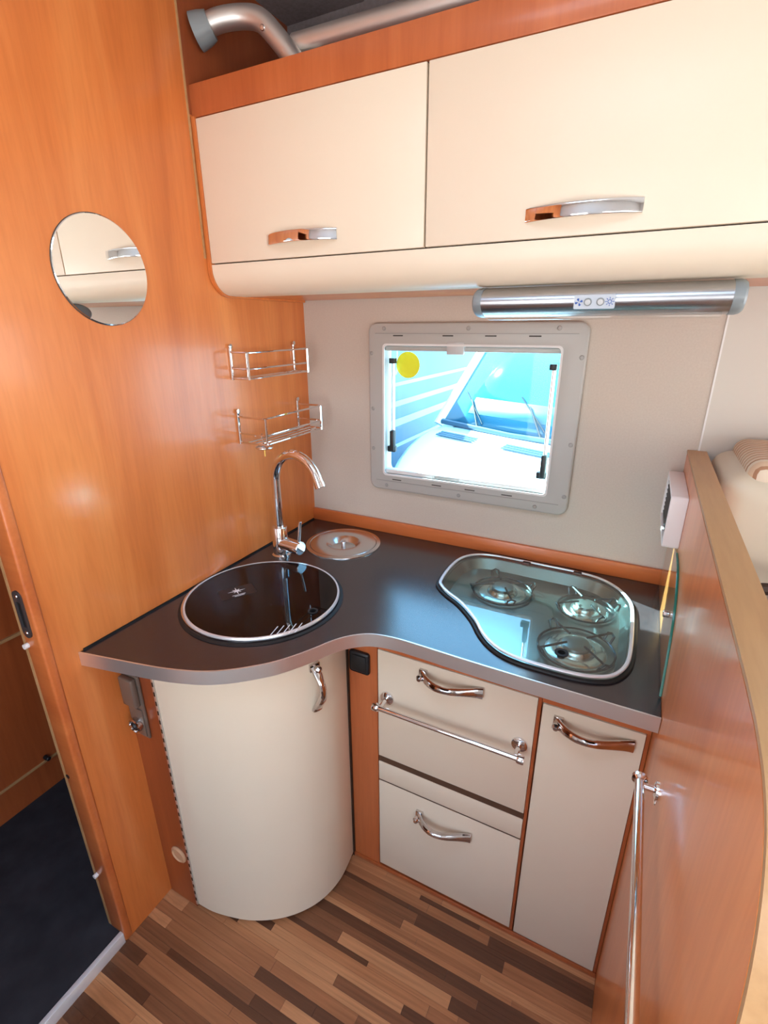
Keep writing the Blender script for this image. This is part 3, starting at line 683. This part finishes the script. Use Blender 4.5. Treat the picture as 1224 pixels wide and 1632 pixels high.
# ================================================================== LEFT WALL FITTINGS
mr_ = empty('wall_mirror', (0, -.70, 1.688), 'round frameless mirror on the left wood wall', 'mirror')
MB().lathe([(.1045, .0005), (.1045, .0030), (.1030, .0040), (0, .0040)], (0, -.700, 1.688), (1, 0, 0), 72).build('mirror_glass', 'mirror', mr_)
MB().lathe([(.1055, .0002), (.1055, .0016), (.1046, .0022), (.1046, .0002)], (0, -.700, 1.688), (1, 0, 0), 72).build('mirror_edge', 'dark_slot', mr_)
def rack(y0, y1, zt, zb, dp, label):
    r0 = empty('wire_rack', (0, (y0 + y1) / 2, zb), label, 'rack', 'chrome wire racks on the left wall')
    for y_ in (y0, y1):
        mt_ = MB().sweep([(.004, y_, zb - .004), (.004, y_, zt + .018)], .0042, None, 10).build('wall_bracket', 'chrome', r0)
        MB().lathe([(.0065, -.002), (.0065, .003), (0, .004)], (.006, y_, zt + .016), (1, 0, 0), 14).build('screw', 'chrome', mt_)
    def rim(z, r_=.0029, nm='rim_wire', ext=0.):
        p = [(.004, y0, z), (dp - .012, y0, z), (dp - .003, y0 + .003, z), (dp, y0 + .012, z), (dp, y1 - .012, z), (dp - .003, y1 - .003, z), (dp - .012, y1, z), (.004, y1, z)]
        MB().sweep(p, r_, (0, 0, 1), 8).build(nm, 'chrome', r0)
    rim(zt); rim(zb + .026); rim(zb)
    for x in [dp * .28, dp * .52, dp * .76]:
        MB().sweep([(x, y0, zb), (x, y1, zb)], .0023, None, 8).build('shelf_wire', 'chrome', r0)
    for y_ in (y0 + .004, y1 - .004):
        MB().sweep([(dp, y_, zb - .003), (dp, y_, zt)], .0034, None, 8).build('corner_post', 'chrome', r0)
    return r0
rack(-.362, -.075, 1.513, 1.444, .060, 'upper shallow chrome wire rack on the left wall')
rack(-.358, -.073, 1.336, 1.262, .100, 'lower deep chrome wire rack above the tap')
# plug lying in the front of the lower rack
pg = empty('sink_plug', (.080, -.345, 1.24), 'small round metal sink plug hanging under the lower wire rack', 'plug')
MB().lathe([(0, .0), (.020, .0), (.025, .003), (.025, .006), (.018, .009), (0, .010)], (.080, -.345, 1.2475), (0, 0, 1), 28).build('plug_disc', 'steel', pg)
MB().cyl((.080, -.345, 1.256), (.076, -.347, 1.292), .0022, 8).build('plug_pin', 'chrome', pg)
MB().cyl((.080, -.345, 1.249), (.084, -.349, 1.226), .0026, 8).build('plug_stem', 'gold', pg)

# ================================================================== PARTITION FITTINGS
av = empty('air_vent', (W, -.145, 1.112), 'white box air vent with dark grille on the partition', 'vent')
vx = W - .034
MB().plate(rrect(-.262, 1.112, -.030, 1.232, .006, 3), [rrect(-.252, 1.120, -.040, 1.224, .003, 2)], 0, .034, .002, YZ @ Matrix.Translation((0, 0, vx))).build('vent_housing', 'white_plastic', av)
MB().box((W - .012, -.255, 1.118), (W - .001, -.037, 1.226)).build('vent_back', 'black_plastic', av)
for k in range(9):
    z = 1.127 + k * .0115
    mb = MB(); mb.prism([(vx + .004, -.253, z), (vx + .005, -.253, z + .002), (vx + .022, -.253, z + .009), (vx + .021, -.253, z + .007)], (0, .214, 0)); mb.build('louvre', 'black_plastic', av)
gg = empty('splash_guard', (W - .01, -.3, .9), 'clear glass splash guard with green edge in front of the partition', 'splash guard')
gx = W - .0045
gp = [(-.014, .9025), (-.014, 1.109), (-.275, 1.109), (-.31, 1.109), (-.35, 1.104), (-.385, 1.092), (-.43, 1.065), (-.459, 1.035), (-.482, .99), (-.497, .95), (-.512, .9025)]
gp = gp[:3] + [tuple(p)[:2] for p in spline([Vector((*p, 0)) for p in gp[3:]], 4)]
g_ = MB().prism([(gx, y_, z_) for y_, z_ in gp], (.004, 0, 0)).build('glass_sheet', 'guard_glass', gg)
mb = MB(); mb.sweep([(gx + .002, y_, z_) for y_, z_ in gp[2:]], [(.0024, .0010)] * len(gp[2:]), (1, 0, 0), 8); mb.build('glass_edge', 'glass_edge', gg)
MB().cyl((gx - .012, -.395, 1.02), (gx, -.395, 1.02), .0075, 16, .001).build('standoff_pin', 'chrome_dark', gg)
gr = empty('grab_rail', (W, -.9, .85), 'chrome grab rail along the wooden partition at lower right', 'rail')
RX, RZ = W - .027, .857
bar = MB().cyl((RX, -.690, RZ), (RX, -1.172, RZ), .0075, 20).build('rail_bar', 'chrome', gr)
for y_ in (-.690, -1.172):
    MB().lathe([(0, -.006), (.009, -.006), (.0125, -.003), (.0125, .003), (.009, .005), (0, .005)], (RX, y_, RZ), (0, 1, 0), 20).build('rail_end', 'chrome', gr)
for y_ in (-.703, -1.155):
    MB().cyl((RX, y_, RZ), (W - .002, y_, RZ), .0055, 14).build('rail_post', 'chrome', gr)
    MB().lathe([(0, .006), (.009, .006), (.0145, .0035), (.015, 0)], (W, y_, RZ), (-1, 0, 0), 22).build('rail_rosette', 'chrome', gr)
screw_on(gr, (W - .0005, -.703, RZ - .024), (-1, 0, 0), .007, 'chrome')

# ------------------------------------------------------------------ seat beyond the partition
se = empty('bench_seat', (1.5, -.15, 0), 'cream leather seat back with striped fabric top behind the partition', 'seat')
MB().box((1.203, -.285, .35), (1.78, -.008, 1.300), .045, 5).build('seat_back', 'leather', se)
MB().box((1.243, -.272, 1.26), (1.77, -.015, 1.328), .028, 5).build('fabric_top', 'stripe_fabric', se)
MB().box((1.222, -.80, .0), (1.80, -.286, .45), .03, 3).build('seat_base', 'leather', se)
bg_ = empty('dark_bag', (1.33, -.40, .45), 'dark navy bag on the seat behind the partition', 'bag')
MB().box((1.215, -.50, .45), (1.45, -.30, 1.06), .03, 3).build('bag_body', 'black_plastic', bg_)
MB().sweep(spline([(1.24, -.40, 1.05), (1.25, -.40, 1.10), (1.32, -.40, 1.12), (1.39, -.40, 1.10), (1.40, -.40, 1.05)], 5), .012, None, 8).build('bag_handle', 'dark_gap', bg_)

# ================================================================== TUBE FRAME near the ceiling
tb = empty('tube_frame', (.3, -.3, 2.1), 'bent matt aluminium tube frame above the overhead cabinet', 'tube frame')
pth = spline([(.008, -.355, 2.208), (.05, -.335, 2.226), (.10, -.310, 2.232), (.14, -.300, 2.222), (.175, -.295, 2.190), (.21, -.29, 2.150), (.245, -.285, 2.108)], 6)
MB().sweep(pth, .0225, None, 20).build('bent_tube', 'aluminium_tube', tb)
MB().sweep([(.205, -.262, 2.177), (.9, -.262, 2.171), (1.7, -.262, 2.165)], .0235, None, 20).build('straight_tube', 'aluminium_tube', tb)
MB().sweep([(.002, -.358, 2.206), (.020, -.350, 2.212), (.034, -.343, 2.218)], [.036, .033, .028], None, 20).build('tube_cap', 'grey_plastic', tb)
screw_on(tb, (.160, -.3205, 2.197), (.2, -1, -.25), .006); screw_on(tb, (.207, -.310, 2.150), (.2, -1, -.25), .006)

# ================================================================== OUTSIDE
struct(box('ground', (-12, .6, -.72), (14, 16, -.66), 'asphalt'), 'grey asphalt ground outside')
nv = empty('neighbour_camper', (.3, 3.6, -.66), 'white camper van with blue windscreen parked outside the window', 'vehicle')
U_ = Vector((.92, -.39, 0)).normalized(); F_ = Vector((-U_.y, U_.x, 0)) * -1           # across (to the right), forward (towards the window)
B0 = Vector((-.80, 3.35, 0))
def veh(u, f, z): return B0 + U_ * u + F_ * f + Vector((0, 0, z))
def grid(name, rows, mat, parent, thick=None):
    mb = MB(); V = [[mb.bm.verts.new(p) for p in r_] for r_ in rows]
    for A, B in zip(V, V[1:]):
        for k in range(len(A) - 1): mb.bm.faces.new((A[k], A[k + 1], B[k + 1], B[k]))
    o = mb.build(name, mat, parent)
    md = o.modifiers.new('t', 'SOLIDIFY'); md.thickness = thick or .02
    return o
us = [0, .08, .3, .6, .9, 1.2, 1.5, 1.72, 1.8]
def hz(u, f):
    e = min(u, 1.8 - u); return .64 - .10 * f - .20 * f * f - .06 * max(0, 1 - e / .2) ** 2
hoodrows = [[veh(u * (1 - .05 * f) + .045 * f - .03 * (1 - f) + .34 * f * f * (1 - u / 1.8), f, hz(u, f)) for u in us] for f in (-.02, .15, .3, .5, .7, .9, 1.05)]
hoodrows += [[veh(u * .94 + .05 + .36 * (1 - u / 1.8), 1.12, z_) for u in us] for z_ in (.25, -.1, -.5)]
hoodo = grid('bonnet', hoodrows, 'vehicle_white', nv)
for u0 in (.26, 1.02):
    for k in range(3):
        MB().prism([veh(u0, .20 + k * .035, hz(.9, .20 + k * .035) + .012), veh(u0 + .46, .20 + k * .035, hz(.9, .20 + k * .035) + .012), veh(u0 + .45, .228 + k * .035, hz(.9, .228 + k * .035) + .012), veh(u0 + .01, .228 + k * .035, hz(.9, .228 + k * .035) + .012)], (0, 0, .006)).build('bonnet_vent', 'vehicle_grey', hoodo)
def ws(u, s): return veh(.9 + (u - .9) * (1 - .16 * s), -.03 - .62 * s, .65 + .88 * s)
grid('windscreen', [[ws(u, s) for u in (.06, .5, .9, 1.3, 1.74)] for s in (0, .5, 1)], 'windscreen', nv, .01)
for u in (0.0, 1.8):
    MB().sweep([ws(u, -.02), ws(u, .5), ws(u, 1.05)], [(.055, .04)] * 3, tuple(U_), 8).build('pillar', 'vehicle_white', nv)
MB().sweep([ws(0, 1.04), ws(.9, 1.06), ws(1.8, 1.04)], .05, None, 8).build('roof_edge', 'vehicle_white', nv)
MB().sweep([ws(0.05, .02) + F_ * .02, ws(.9, .0) + F_ * .03, ws(1.75, .02) + F_ * .02], .028, None, 8).build('scuttle', 'vehicle_grey', nv)
grid('dashboard', [[ws(u, s) + F_ * .012 for u in (.30, .9, 1.6)] for s in (.14, .30)], 'dash', nv, .004)
for u0 in (.35, 1.05):
    MB().sweep([ws(u0 + .16, .03) + F_ * .04, ws(u0 - .08, .28) + F_ * .03], .008, None, 6).build('wiper', 'black_plastic', nv)
    MB().sweep([ws(u0 + .20, .06) + F_ * .035, ws(u0 - .22, .36) + F_ * .025], .005, None, 6).build('wiper', 'black_plastic', nv)
grid('roof', [[veh(.9 + (u - .9) * .84, f, 1.56) for u in (0, .9, 1.8)] for f in (-.66, -3.5)], 'vehicle_white', nv)
for u in (0.0, 1.8): grid('side_wall', [[veh(u, f, z_) for f in (-.66, -3.5)] for z_ in (-.5, 1.56)], 'vehicle_white', nv)
# motorhome flank on the left
mh = empty('neighbour_van', (-1.6, 4, -.66), 'blue grey striped flank of another van at left outside the window', 'vehicle')
VX = -1.38
MB().box((-2.6, 1.3, -.5), (VX, 7.0, 1.52), .05, 3).build('flank', 'vehicle_blue', mh)
for z0, z1 in ((.96, 1.0), (.74, .80), (.52, .60), (.28, .32)): MB().box((VX - .002, 1.4, z0), (VX + .006, 6.9, z1)).build('stripe', 'vehicle_stripe', mh)
wd_ = MB().plate(rrect(1.6, 1.08, 3.6, 1.48, .06), [], 0, .012, 0, YZ @ Matrix.Translation((0, 0, VX))).build('side_window', 'vehicle_stripe', mh)
MB().plate(rrect(1.64, 1.12, 3.56, 1.44, .05), [], 0, .005, 0, YZ @ Matrix.Translation((0, 0, VX + .010))).build('window_glass', 'windscreen', mh)
